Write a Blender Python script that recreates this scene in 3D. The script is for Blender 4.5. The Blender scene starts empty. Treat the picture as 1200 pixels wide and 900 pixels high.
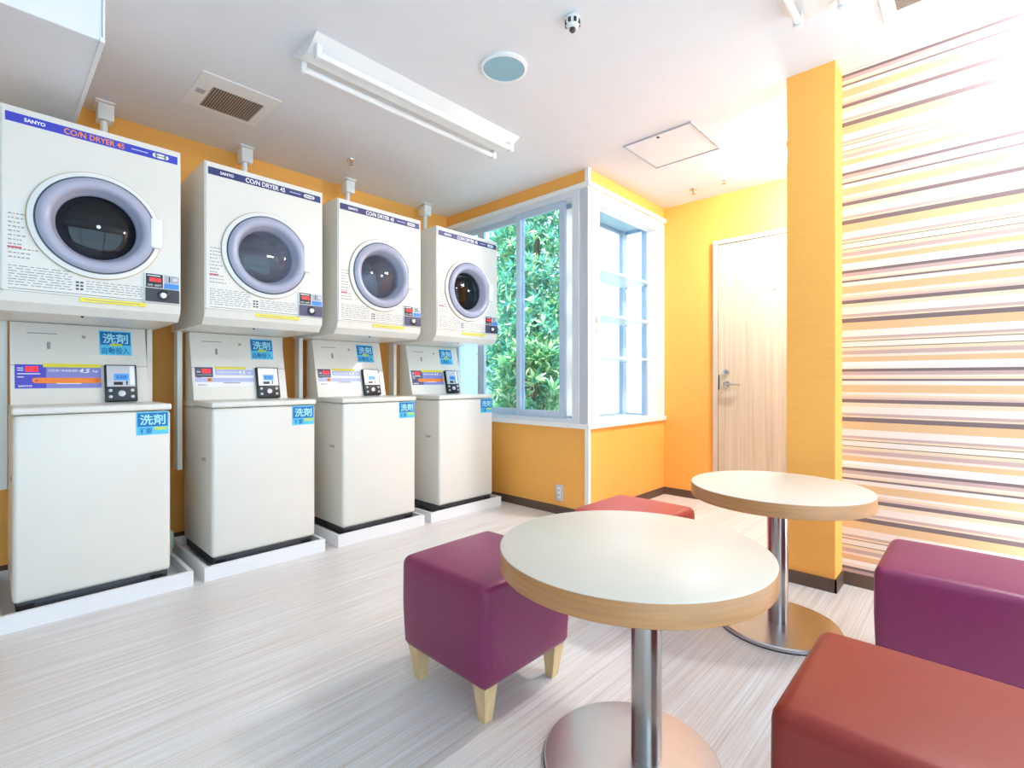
import bpy, bmesh, math, random
from mathutils import Matrix, Vector

random.seed(7)
SC = bpy.context.scene
COL = SC.collection
PI = math.pi

# ------------------------------------------------------------------ camera
TH = math.radians(43.3)
cam = bpy.data.cameras.new('camera')
cam_o = bpy.data.objects.new('camera', cam)
COL.objects.link(cam_o)
cam.sensor_width = 36
cam.sensor_fit = 'HORIZONTAL'
cam.lens = 584 / 1200 * 36
cam.shift_y = -5 / 1200
cam.clip_start = 0.02
cam_o.location = (0, 0, 1.0)
cam_o.rotation_euler = (PI / 2, 0, TH - PI / 2)
SC.camera = cam_o

# ------------------------------------------------------------------ exposure, sky, sun
SC.view_settings.view_transform = 'Standard'
SC.view_settings.look = 'None'
SC.view_settings.gamma = 1
SC.view_settings.use_curve_mapping = False
SC.view_settings.exposure = 0.3
SC.cycles.use_denoising = True
SC.cycles.max_bounces = 10
SC.cycles.diffuse_bounces = 6
SC.cycles.sample_clamp_indirect = 6

world = bpy.data.worlds.new('sky')
SC.world = world
world.use_nodes = True
wn = world.node_tree.nodes['Background']
wn.inputs[0].default_value = (0.76, 0.88, 1.0, 1)
wn.inputs[1].default_value = 3.0

sun = bpy.data.lights.new('sun', 'SUN')
sun.energy = 9
sun.angle = math.radians(2)
sun.color = (1, .96, .9)
sun_o = bpy.data.objects.new('sun', sun)
COL.objects.link(sun_o)
sun_o.rotation_euler = Vector((.55, .14, -.82)).to_track_quat('-Z', 'Y').to_euler()

DOME = 230.0         # emission of the added, unseen round ceiling lamps

# ------------------------------------------------------------------ materials
def lin(c):
    c = c / 255
    return c / 12.92 if c <= .04045 else ((c + .055) / 1.055) ** 2.4

def rgb(r, g, b):
    return (lin(r), lin(g), lin(b), 1)

def N(nt, kind, **kw):
    n = nt.nodes.new(kind)
    for k, v in kw.items():
        setattr(n, k, v)
    return n

def mat(name, col, rough=.5, metal=0, spec=.5, vary=.04, scale=(8, 8, 8), bump=0, emit=0, coat=0):
    """principled surface whose colour is gently varied by a stretched noise"""
    m = bpy.data.materials.new(name)
    m.use_nodes = True
    nt = m.node_tree
    p = nt.nodes['Principled BSDF']
    p.inputs['Roughness'].default_value = rough
    p.inputs['Metallic'].default_value = metal
    p.inputs['Specular IOR Level'].default_value = spec
    if coat:
        p.inputs['Coat Weight'].default_value = coat
        p.inputs['Coat Roughness'].default_value = .1
    tc = N(nt, 'ShaderNodeTexCoord')
    mp = N(nt, 'ShaderNodeMapping')
    mp.inputs['Scale'].default_value = scale
    nz = N(nt, 'ShaderNodeTexNoise')
    nz.inputs['Scale'].default_value = 1
    nz.inputs['Detail'].default_value = 4
    nt.links.new(tc.outputs['Object'], mp.inputs['Vector'])
    nt.links.new(mp.outputs[0], nz.inputs['Vector'])
    r = N(nt, 'ShaderNodeValToRGB')
    r.color_ramp.elements[0].position = .3
    r.color_ramp.elements[1].position = .7
    r.color_ramp.elements[0].color = tuple(c * (1 - vary) for c in col[:3]) + (1,)
    r.color_ramp.elements[1].color = tuple(min(1, c * (1 + vary)) for c in col[:3]) + (1,)
    nt.links.new(nz.outputs['Fac'], r.inputs[0])
    nt.links.new(r.outputs[0], p.inputs['Base Color'])
    if emit:
        nt.links.new(r.outputs[0], p.inputs['Emission Color'])
        p.inputs['Emission Strength'].default_value = emit
    if bump:
        b = N(nt, 'ShaderNodeBump')
        b.inputs['Strength'].default_value = bump
        b.inputs['Distance'].default_value = .002
        nt.links.new(nz.outputs['Fac'], b.inputs['Height'])
        nt.links.new(b.outputs[0], p.inputs['Normal'])
    return m

M = {}
M['orange'] = mat('orange_wallpaper', rgb(246, 179, 86), .6, vary=.03, scale=(6, 6, 160), bump=.25)
M['white_paint'] = mat('white_paint', rgb(236, 236, 238), .6, vary=.01)
M['ceiling'] = mat('ceiling_board', rgb(232, 232, 235), .8, vary=.01)
M['white_trim'] = mat('white_trim', rgb(240, 240, 238), .35, vary=.01)
M['brown'] = mat('brown_vinyl', rgb(92, 72, 60), .5, vary=.05)
M['cream'] = mat('cream_enamel', rgb(230, 227, 218), .28, vary=.01)
M['cream_side'] = M['cream']
M['dark_base'] = mat('dark_plastic', rgb(58, 58, 64), .5)
M['black'] = mat('black_plastic', rgb(26, 26, 30), .35)
M['tray'] = mat('tray_plastic', rgb(238, 238, 240), .4, vary=.01)
M['blue_strip'] = mat('blue_strip', rgb(58, 66, 190), .4)
M['navy_strip'] = mat('navy_strip', rgb(50, 54, 110), .4)
M['orange_print'] = mat('orange_print', rgb(242, 142, 62), .5)
M['white_print'] = mat('white_print', rgb(245, 246, 250), .5, vary=.01)
M['grey_print'] = mat('grey_print', rgb(150, 152, 158), .6)
M['red_print'] = mat('red_print', rgb(215, 70, 90), .6)
M['yellow_print'] = mat('yellow_print', rgb(240, 225, 60), .5)
M['ring_lilac'] = mat('lilac_plastic', rgb(172, 174, 194), .16, vary=.02)
M['ring_dark'] = mat('ring_dark', rgb(70, 72, 90), .4)
M['ring_tan'] = mat('ring_tan', rgb(190, 165, 120), .4)
M['drum'] = mat('drum_steel', rgb(205, 204, 210), .42, metal=.9, vary=.15, scale=(3, 3, 40))
M['led'] = mat('red_led', rgb(255, 40, 50), .4, emit=.8)
M['grey_plastic'] = mat('grey_plastic', rgb(176, 178, 186), .35)
M['silver'] = mat('silver_plastic', rgb(205, 206, 212), .3, metal=.3)
M['blue_print'] = mat('blue_print', rgb(70, 140, 220), .45)
M['lcd'] = mat('lcd_blue', rgb(70, 150, 225), .3, emit=.25)
M['violet'] = mat('violet_print', rgb(134, 136, 206), .45)
M['indigo'] = mat('indigo_print', rgb(78, 76, 196), .45)
M['slate'] = mat('slate_print', rgb(74, 74, 104), .45)
M['lilac'] = mat('lilac_print', rgb(186, 190, 232), .45)
M['pale_print'] = mat('pale_print', rgb(240, 240, 246), .45)
M['orange_bar'] = mat('orange_bar', rgb(250, 135, 40), .45)
M['cyan'] = mat('cyan_sticker', rgb(90, 200, 236), .4)
M['deep_blue'] = mat('deep_blue_sticker', rgb(16, 110, 180), .4)
M['pale_cyan'] = mat('pale_cyan_print', rgb(170, 235, 250), .45)
M['lime'] = mat('lime_print', rgb(200, 220, 80), .45)
M['plum'] = mat('plum_leatherette', rgb(134, 46, 88), .4, vary=.06, scale=(120, 120, 120), bump=.06)
M['red'] = mat('red_leatherette', rgb(146, 46, 36), .42, vary=.06, scale=(120, 120, 120), bump=.06)
M['rose'] = mat('rose_leatherette', rgb(172, 66, 62), .42, vary=.06, scale=(120, 120, 120), bump=.06)
M['leg_wood'] = mat('pale_leg_wood', rgb(228, 196, 146), .45, vary=.12, scale=(60, 60, 6))
M['laminate'] = mat('cream_laminate', rgb(216, 207, 192), .36, vary=.01)
M['edge_wood'] = mat('edge_wood', rgb(192, 136, 86), .4, vary=.1, scale=(6, 6, 120))
M['steel'] = mat('brushed_steel', rgb(196, 190, 186), .22, metal=1, vary=.05, scale=(90, 90, 4))
M['base_steel'] = mat('base_steel', rgb(206, 204, 205), .3, metal=1, vary=.03, scale=(9, 9, 9))
M['alu'] = mat('aluminium', rgb(222, 226, 232), .35, metal=.1, vary=.02)
M['alu_sky_tint'] = mat('sky_tinted_aluminium', rgb(194, 209, 227), .35, metal=.1, vary=.02)  # sash aluminium with the sky's blue shade put into its colour
M['niche_blue'] = mat('niche_frame', rgb(158, 182, 208), .4, vary=.02)
M['niche_top'] = mat('niche_top', rgb(150, 186, 202), .4, vary=.02)
M['beige_frame'] = mat('beige_steel_frame', rgb(202, 190, 174), .4)
M['cool_grey'] = mat('cool_grey_paint', rgb(172, 180, 192), .6, vary=.01)
M['chrome'] = mat('chrome', rgb(200, 200, 200), .2, metal=1)
M['tube_off'] = mat('unlit_tube', rgb(244, 244, 244), .3, vary=0)
M['dome'] = mat('added_lamp_dome', (.97, .985, 1, 1), .4, vary=0, emit=DOME)
M['floor_dome'] = mat('added_floor_lamp_dome', (.97, .985, 1, 1), .4, vary=0, emit=24)
M['dome_soft'] = mat('added_soft_lamp_dome', (.97, .985, 1, 1), .4, vary=0, emit=DOME * .45)
M['disc'] = mat('blue_grey_disc', rgb(150, 188, 204), .6)
M['gap'] = mat('dark_gap', rgb(60, 56, 52), .8)
M['grille'] = mat('grille_brown', rgb(70, 56, 50), .6)
M['slat'] = mat('slat_beige', rgb(176, 160, 146), .5)
M['leaf'] = None
M['bark'] = mat('bark', rgb(92, 78, 60), .9, vary=.3)
M['ground'] = mat('paving', rgb(190, 195, 190), .9, vary=.1)
M['outside_wall'] = mat('outside_render', rgb(150, 190, 214), .9, vary=.03)
M['hose'] = mat('pale_green_hose', rgb(176, 190, 172), .5)
M['shelf'] = mat('white_shelf', rgb(206, 226, 226), .3, vary=.01)

def leaf_mat(name, c1, c2, c3):
    m = bpy.data.materials.new(name); m.use_nodes = True
    nt = m.node_tree; p = nt.nodes['Principled BSDF']
    g = N(nt, 'ShaderNodeNewGeometry')
    r = N(nt, 'ShaderNodeValToRGB')
    e = r.color_ramp.elements
    e[0].color = c1; e[1].color = c3
    e.new(.55).color = c2
    nt.links.new(g.outputs['Random Per Island'], r.inputs[0])
    nt.links.new(r.outputs[0], p.inputs['Base Color'])
    p.inputs['Roughness'].default_value = .28
    p.inputs['Specular IOR Level'].default_value = 1.0
    tr = N(nt, 'ShaderNodeBsdfTranslucent')
    nt.links.new(r.outputs[0], tr.inputs[0])
    mx = N(nt, 'ShaderNodeMixShader'); mx.inputs[0].default_value = .3
    nt.links.new(p.outputs[0], mx.inputs[1]); nt.links.new(tr.outputs[0], mx.inputs[2])
    nt.links.new(mx.outputs[0], nt.nodes['Material Output'].inputs[0])
    return m
M['leaf_dark'] = leaf_mat('evergreen_leaf', rgb(30, 128, 116), rgb(96, 184, 150), rgb(204, 226, 160))
M['leaf_pale'] = leaf_mat('pale_leaf', rgb(60, 140, 100), rgb(120, 186, 130), rgb(226, 232, 170))

def glass_mat(name, tint, gloss=.08, frost=0):
    m = bpy.data.materials.new(name); m.use_nodes = True
    nt = m.node_tree; nt.nodes.remove(nt.nodes['Principled BSDF'])
    tr = N(nt, 'ShaderNodeBsdfTransparent'); tr.inputs[0].default_value = tint
    gl = N(nt, 'ShaderNodeBsdfGlossy'); gl.inputs['Roughness'].default_value = .02
    lw = N(nt, 'ShaderNodeLayerWeight'); lw.inputs[0].default_value = .5
    pw = N(nt, 'ShaderNodeMath', operation='POWER'); pw.inputs[1].default_value = 4
    fr = N(nt, 'ShaderNodeMath', operation='MULTIPLY_ADD'); fr.inputs[1].default_value = .8; fr.inputs[2].default_value = .045
    nt.links.new(lw.outputs['Facing'], pw.inputs[0]); nt.links.new(pw.outputs[0], fr.inputs[0])
    mx = N(nt, 'ShaderNodeMixShader')
    nt.links.new(fr.outputs[0], mx.inputs[0])
    a = tr
    if frost:
        tl = N(nt, 'ShaderNodeBsdfTranslucent'); tl.inputs[0].default_value = (.95, .98, 1, 1)
        m2 = N(nt, 'ShaderNodeMixShader'); m2.inputs[0].default_value = frost
        nt.links.new(tr.outputs[0], m2.inputs[1]); nt.links.new(tl.outputs[0], m2.inputs[2]); a = m2
    nt.links.new(a.outputs[0], mx.inputs[1]); nt.links.new(gl.outputs[0], mx.inputs[2])
    nt.links.new(mx.outputs[0], nt.nodes['Material Output'].inputs[0])
    return m
M['glass'] = glass_mat('window_glass', (.86, .96, 1, 1))
M['frosted'] = glass_mat('frosted_glass', (.92, .98, 1, 1), frost=.85)
M['door_glass_lit'] = glass_mat('reflection_lit_door_glass', (.9, .9, .95, 1))  # same door glass, lightened to stand in for differing reflections
M['door_glass'] = glass_mat('dark_door_glass', (.16, .16, .2, 1))

def stripes_mat():
    m = bpy.data.materials.new('striped_wallpaper'); m.use_nodes = True
    nt = m.node_tree; p = nt.nodes['Principled BSDF']
    p.inputs['Roughness'].default_value = .5
    g = N(nt, 'ShaderNodeNewGeometry'); sx = N(nt, 'ShaderNodeSeparateXYZ')
    nt.links.new(g.outputs['Position'], sx.inputs[0])
    a = N(nt, 'ShaderNodeMath', operation='SUBTRACT'); a.inputs[0].default_value = 1.0527 + 4.81
    nt.links.new(sx.outputs['Z'], a.inputs[1])
    d = N(nt, 'ShaderNodeMath', operation='DIVIDE'); d.inputs[1].default_value = .481
    nt.links.new(a.outputs[0], d.inputs[0])
    f = N(nt, 'ShaderNodeMath', operation='FRACT'); nt.links.new(d.outputs[0], f.inputs[0])
    r = N(nt, 'ShaderNodeValToRGB'); r.color_ramp.interpolation = 'CONSTANT'
    D = rgb(122, 102, 102); MV = rgb(196, 164, 156); RS = rgb(214, 178, 164); TN = rgb(222, 180, 134)
    TL = rgb(228, 202, 170); CR = rgb(234, 217, 205); PL = rgb(242, 231, 225); PK = rgb(238, 210, 194); LN = rgb(130, 105, 80)
    seq = [(395, D), (412, MV), (433, PK), (446, TL), (458, D), (470, CR), (493, TN), (540, CR), (556, TL), (570, RS),
           (585, D), (606, TL), (632, CR), (674, MV), (690, TL), (701, D), (726, TN), (776, CR), (817, MV), (832, TL), (845, LN), (849, CR),
           (881, LN), (886, TL), (906, MV), (930, PK), (945, TN), (977, PL), (1000, CR)]
    el = r.color_ramp.elements
    el[0].position = 0; el[0].color = D
    el[1].position = (412 - 395) / 627; el[1].color = MV
    for y, c in seq[2:]:
        el.new((y - 395) / 627).color = c
    nt.links.new(f.outputs[0], r.inputs[0]); nt.links.new(r.outputs[0], p.inputs['Base Color'])
    return m
M['stripes'] = stripes_mat()

def streak_mat(name, stops, mp_scale, rough, coarse):
    """fine streaks drawn out along one axis (floor vinyl, door veneer)"""
    m = bpy.data.materials.new(name); m.use_nodes = True
    nt = m.node_tree; p = nt.nodes['Principled BSDF']
    p.inputs['Roughness'].default_value = rough
    g = N(nt, 'ShaderNodeNewGeometry')
    outs = []
    for sc in (mp_scale, coarse):
        mp = N(nt, 'ShaderNodeMapping'); mp.inputs['Scale'].default_value = sc
        nz = N(nt, 'ShaderNodeTexNoise'); nz.inputs['Scale'].default_value = 1; nz.inputs['Detail'].default_value = 5
        nz.inputs['Roughness'].default_value = .6
        nt.links.new(g.outputs['Position'], mp.inputs[0]); nt.links.new(mp.outputs[0], nz.inputs['Vector'])
        outs.append(nz)
    ad = N(nt, 'ShaderNodeMix'); ad.inputs[0].default_value = .4
    nt.links.new(outs[0].outputs['Fac'], ad.inputs[2]); nt.links.new(outs[1].outputs['Fac'], ad.inputs[3])
    r = N(nt, 'ShaderNodeValToRGB'); el = r.color_ramp.elements
    el[0].position, el[0].color = stops[0]; el[1].position, el[1].color = stops[-1]
    for ps, c in stops[1:-1]:
        el.new(ps).color = c
    nt.links.new(ad.outputs[0], r.inputs[0]); nt.links.new(r.outputs[0], p.inputs['Base Color'])
    return m
M['floor'] = streak_mat('streaked_floor_vinyl', [(.34, rgb(200, 186, 172)), (.5, rgb(222, 217, 213)), (.64, rgb(235, 235, 237))],
                        (2.0, 170, 1), .34, (1.0, 60, 1))
M['veneer'] = streak_mat('ash_veneer', [(.36, rgb(186, 172, 146)), (.5, rgb(203, 190, 166)), (.64, rgb(214, 203, 182))],
                         (90, 90, 1.4), .4, (18, 18, .5))

# ------------------------------------------------------------------ mesh helpers
def link(name, bm, m, parent=None, smooth=False, loc=None):
    me = bpy.data.meshes.new(name)
    bmesh.ops.recalc_face_normals(bm, faces=bm.faces[:])
    bm.to_mesh(me); bm.free()
    for k in (m if isinstance(m, (list, tuple)) else [m]):
        me.materials.append(k)
    if smooth:
        for p in me.polygons:
            p.use_smooth = True
        try:
            me.set_sharp_from_angle(angle=math.radians(40))
        except Exception:
            pass
    o = bpy.data.objects.new(name, me)
    COL.objects.link(o)
    if parent:
        o.parent = parent
    if loc:
        o.location = loc
    return o

def box(bm, x0, x1, y0, y1, z0, z1, bev=0, seg=2, mx=None, mi=0):
    r = bmesh.ops.create_cube(bm, size=1)
    vs = r['verts']
    bmesh.ops.scale(bm, vec=(x1 - x0, y1 - y0, z1 - z0), verts=vs)
    bmesh.ops.translate(bm, vec=((x0 + x1) / 2, (y0 + y1) / 2, (z0 + z1) / 2), verts=vs)
    fs = set(f for v in vs for f in v.link_faces)
    if bev:
        es = list(set(e for v in vs for e in v.link_edges))
        b = bmesh.ops.bevel(bm, geom=es, offset=bev, segments=seg, profile=.5, affect='EDGES')
        fs = set(f for f in bm.faces if f in set(b['faces'])) | set(f for f in fs if f.is_valid)
        vs = list(set(v for f in fs for v in f.verts))
    for f in fs:
        if f.is_valid:
            f.material_index = mi
    if mx is not None:
        bmesh.ops.transform(bm, matrix=mx, verts=[v for v in vs if v.is_valid])
    return vs

def FR(o, alpha=0):
    """surface frame: s along +x, t up the surface (leaning back by alpha), n out towards the room (-y)"""
    s = Vector((1, 0, 0)); t = Vector((0, math.sin(alpha), math.cos(alpha))); n = s.cross(t)
    m = Matrix.Identity(4)
    for i in range(3):
        m[i][0] = s[i]; m[i][1] = t[i]; m[i][2] = n[i]; m[i][3] = o[i]
    return m

def plate(name, fr, s0, s1, t0, t1, n0, n1, m, parent, bev=0):
    bm = bmesh.new()
    box(bm, s0, s1, t0, t1, n0, n1, bev, 2, fr)
    return link(name, bm, m, parent, smooth=bool(bev))

def lathe(bm, prof, fr, seg=64, closed=False, mi=None, caps=(1, 1)):
    rings = []
    for r, n in prof:
        rings.append([bm.verts.new(fr @ Vector((r * math.cos(2 * PI * k / seg), r * math.sin(2 * PI * k / seg), n))) for k in range(seg)])
    pairs = list(zip(rings, rings[1:])) + ([(rings[-1], rings[0])] if closed else [])
    for i, (a, b) in enumerate(pairs):
        for k in range(seg):
            f = bm.faces.new((a[k], a[(k + 1) % seg], b[(k + 1) % seg], b[k]))
            if mi:
                f.material_index = mi[i]
    if not closed:
        for ring in [q for q, c in zip((rings[0], rings[-1]), caps) if c]:
            try:
                bm.faces.new(ring)
            except Exception:
                pass
    return rings

def shift(fr, s, t, n=0):
    return fr @ Matrix.Translation((s, t, n))

UP = Matrix.Identity(4)

_tc = {}
def text_mesh(body, size, ext=.0006, shear=0, bold=0):
    key = (body, size, ext, shear, bold)
    if key in _tc:
        return _tc[key]
    c = bpy.data.curves.new('lettering', 'FONT')
    c.body = body; c.size = size; c.extrude = ext; c.align_x = 'CENTER'; c.align_y = 'CENTER'; c.shear = shear; c.offset = bold
    c.resolution_u = 3
    o = bpy.data.objects.new('lettering', c)
    COL.objects.link(o)
    dg = bpy.context.evaluated_depsgraph_get()
    me = bpy.data.meshes.new_from_object(o.evaluated_get(dg))
    me.name = 'lettering'
    bpy.data.objects.remove(o); bpy.data.curves.remove(c)
    _tc[key] = me
    return me

def text(body, fr, s, t, n, width, height, m, parent, name='lettering', shear=0, bold=0):
    """lettering fitted to width x height, standing n off the surface"""
    src = text_mesh(body, 1.0, .004, shear, bold)
    xs = [v.co.x for v in src.vertices]; ys = [v.co.y for v in src.vertices]
    w = max(xs) - min(xs); h = max(ys) - min(ys)
    cx = (max(xs) + min(xs)) / 2; cy = (max(ys) + min(ys)) / 2
    me = src.copy(); me.name = name
    S = Matrix.Diagonal((width / w, height / h, .12, 1)) @ Matrix.Translation((-cx, -cy, 0))
    me.transform(fr @ Matrix.Translation((s, t, n)) @ S)
    me.materials.clear(); me.materials.append(m)
    o = bpy.data.objects.new(name, me); COL.objects.link(o); o.parent = parent
    return o

def tube(bm, pts, r, seg=10, mi=0):
    rings = []
    n = len(pts)
    for i, p in enumerate(pts):
        p = Vector(p)
        d = (Vector(pts[min(i + 1, n - 1)]) - Vector(pts[max(i - 1, 0)])).normalized()
        u = d.orthogonal().normalized() if i == 0 else (pu - d * pu.dot(d)).normalized()
        pu = u
        w = d.cross(u)
        rings.append([bm.verts.new(p + r * (math.cos(2 * PI * k / seg) * u + math.sin(2 * PI * k / seg) * w)) for k in range(seg)])
    for a, b in zip(rings, rings[1:]):
        for k in range(seg):
            bm.faces.new((a[k], a[(k + 1) % seg], b[(k + 1) % seg], b[k])).material_index = mi
    for rg in (rings[0], rings[-1]):
        bm.faces.new(rg).material_index = mi

def thing(name, loc, label, cat, group=None):
    o = bpy.data.objects.new(name, None); COL.objects.link(o)
    o.empty_display_size = .1
    o.location = loc
    return tag(o, label, cat, group)

def tag(o, label, cat, group=None):
    o['label'] = label; o['category'] = cat
    if group:
        o['group'] = group
    return o

def struct(name, boxes, m, parent=None, bev=0):
    bm = bmesh.new()
    for b in boxes:
        box(bm, *b, bev)
    o = link(name, bm, m, parent)
    if not parent:
        o['kind'] = 'structure'
    return o

# ------------------------------------------------------------------ room shell
H = 2.50
WY = 3.60      # machine wall
BX = 2.94      # wall with the sliding window
NY = 2.03      # wall with the boxed-out window
DX = 4.10      # wall with the door
SX = 2.90      # striped wall
struct('floor', [(-2.3, DX + .1, -1.4, NY + .1, -.1, 0), (-2.3, BX + .1, NY + .1, WY + .1, -.1, 0)], M['floor'])
struct('ceiling', [(-2.3, DX + .1, -1.4, NY + .1, H, H + .15), (-2.3, BX + .1, NY + .1, WY + .1, H, H + .15)], M['ceiling'])
struct('wall_machines', [(-2.3, BX + .1, WY, WY + .1, 0, H)], M['orange'])
struct('wall_left', [(-2.4, -2.3, -1.4, WY + .1, 0, H)], M['cool_grey'])
struct('wall_window', [(BX, BX + .1, NY, WY, 0, .65), (BX, BX + .1, NY, WY, 2.385, H)], M['orange'])
struct('wall_niche', [(BX + .1, DX + .1, NY, NY + .1, 0, .65), (BX + .1, DX + .1, NY, NY + .1, 2.385, H)], M['orange'])
struct('wall_door', [(DX, DX + .1, -1.4, NY, 0, H)], M['orange'])
struct('wall_striped', [(SX, SX + .1, -1.3, .5, 0, H)], M['stripes'])
struct('wall_pillar', [(2.74, SX + .1, .5, .705, 0, H)], M['orange'])
RY = -1.3      # unseen wall behind the viewpoint, its glazing sized and placed for daylight fill
struct('wall_behind', [(-2.3, DX + .1, RY - .1, RY, 0, .1), (-2.3, DX + .1, RY - .1, RY, 2.35, H), (-2.3, -2.0, RY - .1, RY, .1, 2.35),
                       (2.85, DX + .1, RY - .1, RY, .1, 2.35)], M['white_paint'])
w3 = struct('window_unseen', [(x, x + .05, RY - .08, RY - .02, .1, 2.35) for x in (-2.0, -.4, 1.2, 2.8)] +
            [(-1.95, 2.8, RY - .08, RY - .02, .1, .16), (-1.95, 2.8, RY - .08, RY - .02, 2.29, 2.35)], M['alu'])
for x in (-1.95, -.35, 1.25):
    struct('window_pane', [(x, x + 1.55, RY - .052, RY - .048, .16, 2.29)], M['glass'], w3)

# skirting
struct('baseboard_machines', [(-2.3, BX, WY - .008, WY, 0, .062)], M['brown'])
struct('baseboard_window', [(BX - .008, BX, NY - .008, WY - .008, 0, .062)], M['brown'])
struct('baseboard_niche', [(BX, DX, NY - .008, NY, 0, .062)], M['brown'])
struct('baseboard_door', [(DX - .008, DX, 1.59, NY - .008, 0, .062), (DX - .008, DX, -1.3, .74, 0, .062)], M['brown'])
struct('baseboard_pillar', [(2.732, 2.74, .492, .705, 0, .062), (2.732, SX - .008, .492, .5, 0, .062)], M['brown'])
struct('baseboard_striped', [(SX - .008, SX, -1.3, .492, 0, .062)], M['brown'])
# white mouldings of the bay: sill, head and corner bead
struct('trim_1', [(BX - .022, BX, NY - .022, WY, .65, .682), (BX, DX, NY - .022, NY, .65, .682)], M['white_trim'])
struct('trim_2', [(BX - .022, BX, NY - .022, WY, 2.372, 2.402), (BX, DX, NY - .022, NY, 2.372, 2.402)], M['white_trim'])
struct('trim_3', [(BX - .008, BX, NY - .008, NY + .022, .062, .65), (BX - .008, BX + .022, NY - .008, NY, .062, .65),
                  (BX - .008, BX, NY - .008, NY + .022, 2.402, H), (BX - .008, BX + .022, NY - .008, NY, 2.402, H)], M['white_trim'])

# sliding window looking out on the shrubs
w1 = struct('window_1', [(BX, BX + .09, NY, 2.105, .682, 2.372), (BX - .006, BX + .09, 2.105, 2.165, .682, 2.372), (BX, BX + .09, 3.53, WY, .682, 2.372),
                         (BX, BX + .09, 2.165, 3.53, .682, .712), (BX, BX + .09, 2.165, 3.53, 2.332, 2.372)], M['alu'])
bm = bmesh.new()
for y0, y1, x0 in ((2.255, 2.745, BX + .02), (2.70, 3.2, BX + .052)):
    box(bm, x0, x0 + .028, y0, y0 + .05, .712, 2.332, .003)
    box(bm, x0, x0 + .028, y1 - .045, y1, .712, 2.332, .003)
    box(bm, x0, x0 + .028, y0 + .05, y1 - .045, .712, .765, .003)
    box(bm, x0, x0 + .028, y0 + .05, y1 - .045, 2.285, 2.332, .003)
link('sash_frame', bm, M['alu_sky_tint'], w1)
bm = bmesh.new()
for y0, x0 in ((3.2, BX + .052),):
    box(bm, x0, x0 + .028, y0, y0 + .04, .712, 2.332, .003)
    box(bm, x0, x0 + .028, 3.49, 3.53, .712, 2.332, .003)
    box(bm, x0, x0 + .028, y0 + .04, 3.49, .712, .765, .003)
    box(bm, x0, x0 + .028, y0 + .04, 3.49, 2.285, 2.332, .003)
link('fixed_frame', bm, M['alu_sky_tint'], w1)
for y0, y1, x0 in ((2.305, 2.70, BX + .032), (2.75, 3.155, BX + .064), (3.24, 3.49, BX + .064)):
    struct('pane', [(x0, x0 + .004, y0, y1, .765, 2.285)], M['glass'], w1)

# boxed-out window with shelves
w2 = struct('window_2', [(BX, 3.09, NY + .002, NY + .09, .682, 2.372), (3.97, DX, NY + .002, NY + .09, .682, 2.372),
                         (3.09, 3.97, NY + .002, NY + .09, 2.285, 2.372),
                         (3.06, 4.03, NY + .09, 2.40, .62, .69), (3.06, 4.03, NY + .09, 2.40, 2.335, 2.42),
                         (3.062, 3.972, NY, NY + .09, .682, .69)], M['white_trim'])
bm = bmesh.new()
box(bm, 3.905, 3.99, 2.325, 2.38, .69, 2.325, .003)
box(bm, 3.06, 3.10, 2.34, 2.38, .69, 2.335, .003)
box(bm, 3.10, 3.94, 2.345, 2.375, 2.30, 2.335, .002)
box(bm, 3.96, 3.99, 2.12, 2.33, 2.30, 2.335, .002)
box(bm, 3.10, 3.94, 2.345, 2.375, .69, .705, .002)
box(bm, 3.96, 3.99, 2.12, 2.33, .69, .705, .002)
box(bm, 3.955, 3.995, 2.12, 2.17, .69, 2.335, .003)
box(bm, 3.055, 3.085, 2.12, 2.34, .69, .72, .002)
box(bm, 3.055, 3.085, 2.12, 2.34, 2.305, 2.335, .002)
link('corner_frame', bm, M['niche_blue'], w2)
struct('niche_ceiling', [(3.062, 3.99, NY + .092, 2.34, 2.325, 2.335)], M['niche_top'], w2)
struct('back_pane', [(3.10, 3.91, 2.358, 2.362, .705, 2.30)], M['frosted'], w2)
struct('side_pane', [(3.972, 3.976, 2.17, 2.33, .705, 2.30)], M['frosted'], w2)
struct('side_pane', [(3.068, 3.072, 2.12, 2.34, .72, 2.305)], M['frosted'], w2)
bm = bmesh.new()
box(bm, 3.035, 3.065, NY - .012, NY + .002, 1.335, 1.365, .004)
box(bm, 3.045, 3.058, NY - .02, NY - .01, 1.35, 1.43, .004)
box(bm, 3.035, 3.075, NY - .016, NY + .002, 1.42, 1.455, .004)
link('latch', bm, M['white_trim'], w2, True)
for z, wd in ((1.815, 'Top'), (1.482, 'Middle'), (1.162, 'Bottom')):
    bm = bmesh.new()
    box(bm, 3.095, 3.93, 2.055, 2.335, z, z + .018, .003)
    o = link('display_shelf', bm, M['shelf'], None, False)
    tag(o, wd + ' white shelf of the three inside the boxed-out corner window', 'shelf', 'shelves in the boxed-out window')
    for y in (2.10, 2.29):
        for x in (3.097, 3.915):
            bm = bmesh.new()
            box(bm, x, x + .012, y, y + .02, z - .012, z, .002)
            link('shelf_pin', bm, M['grey_plastic'], o)

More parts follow.
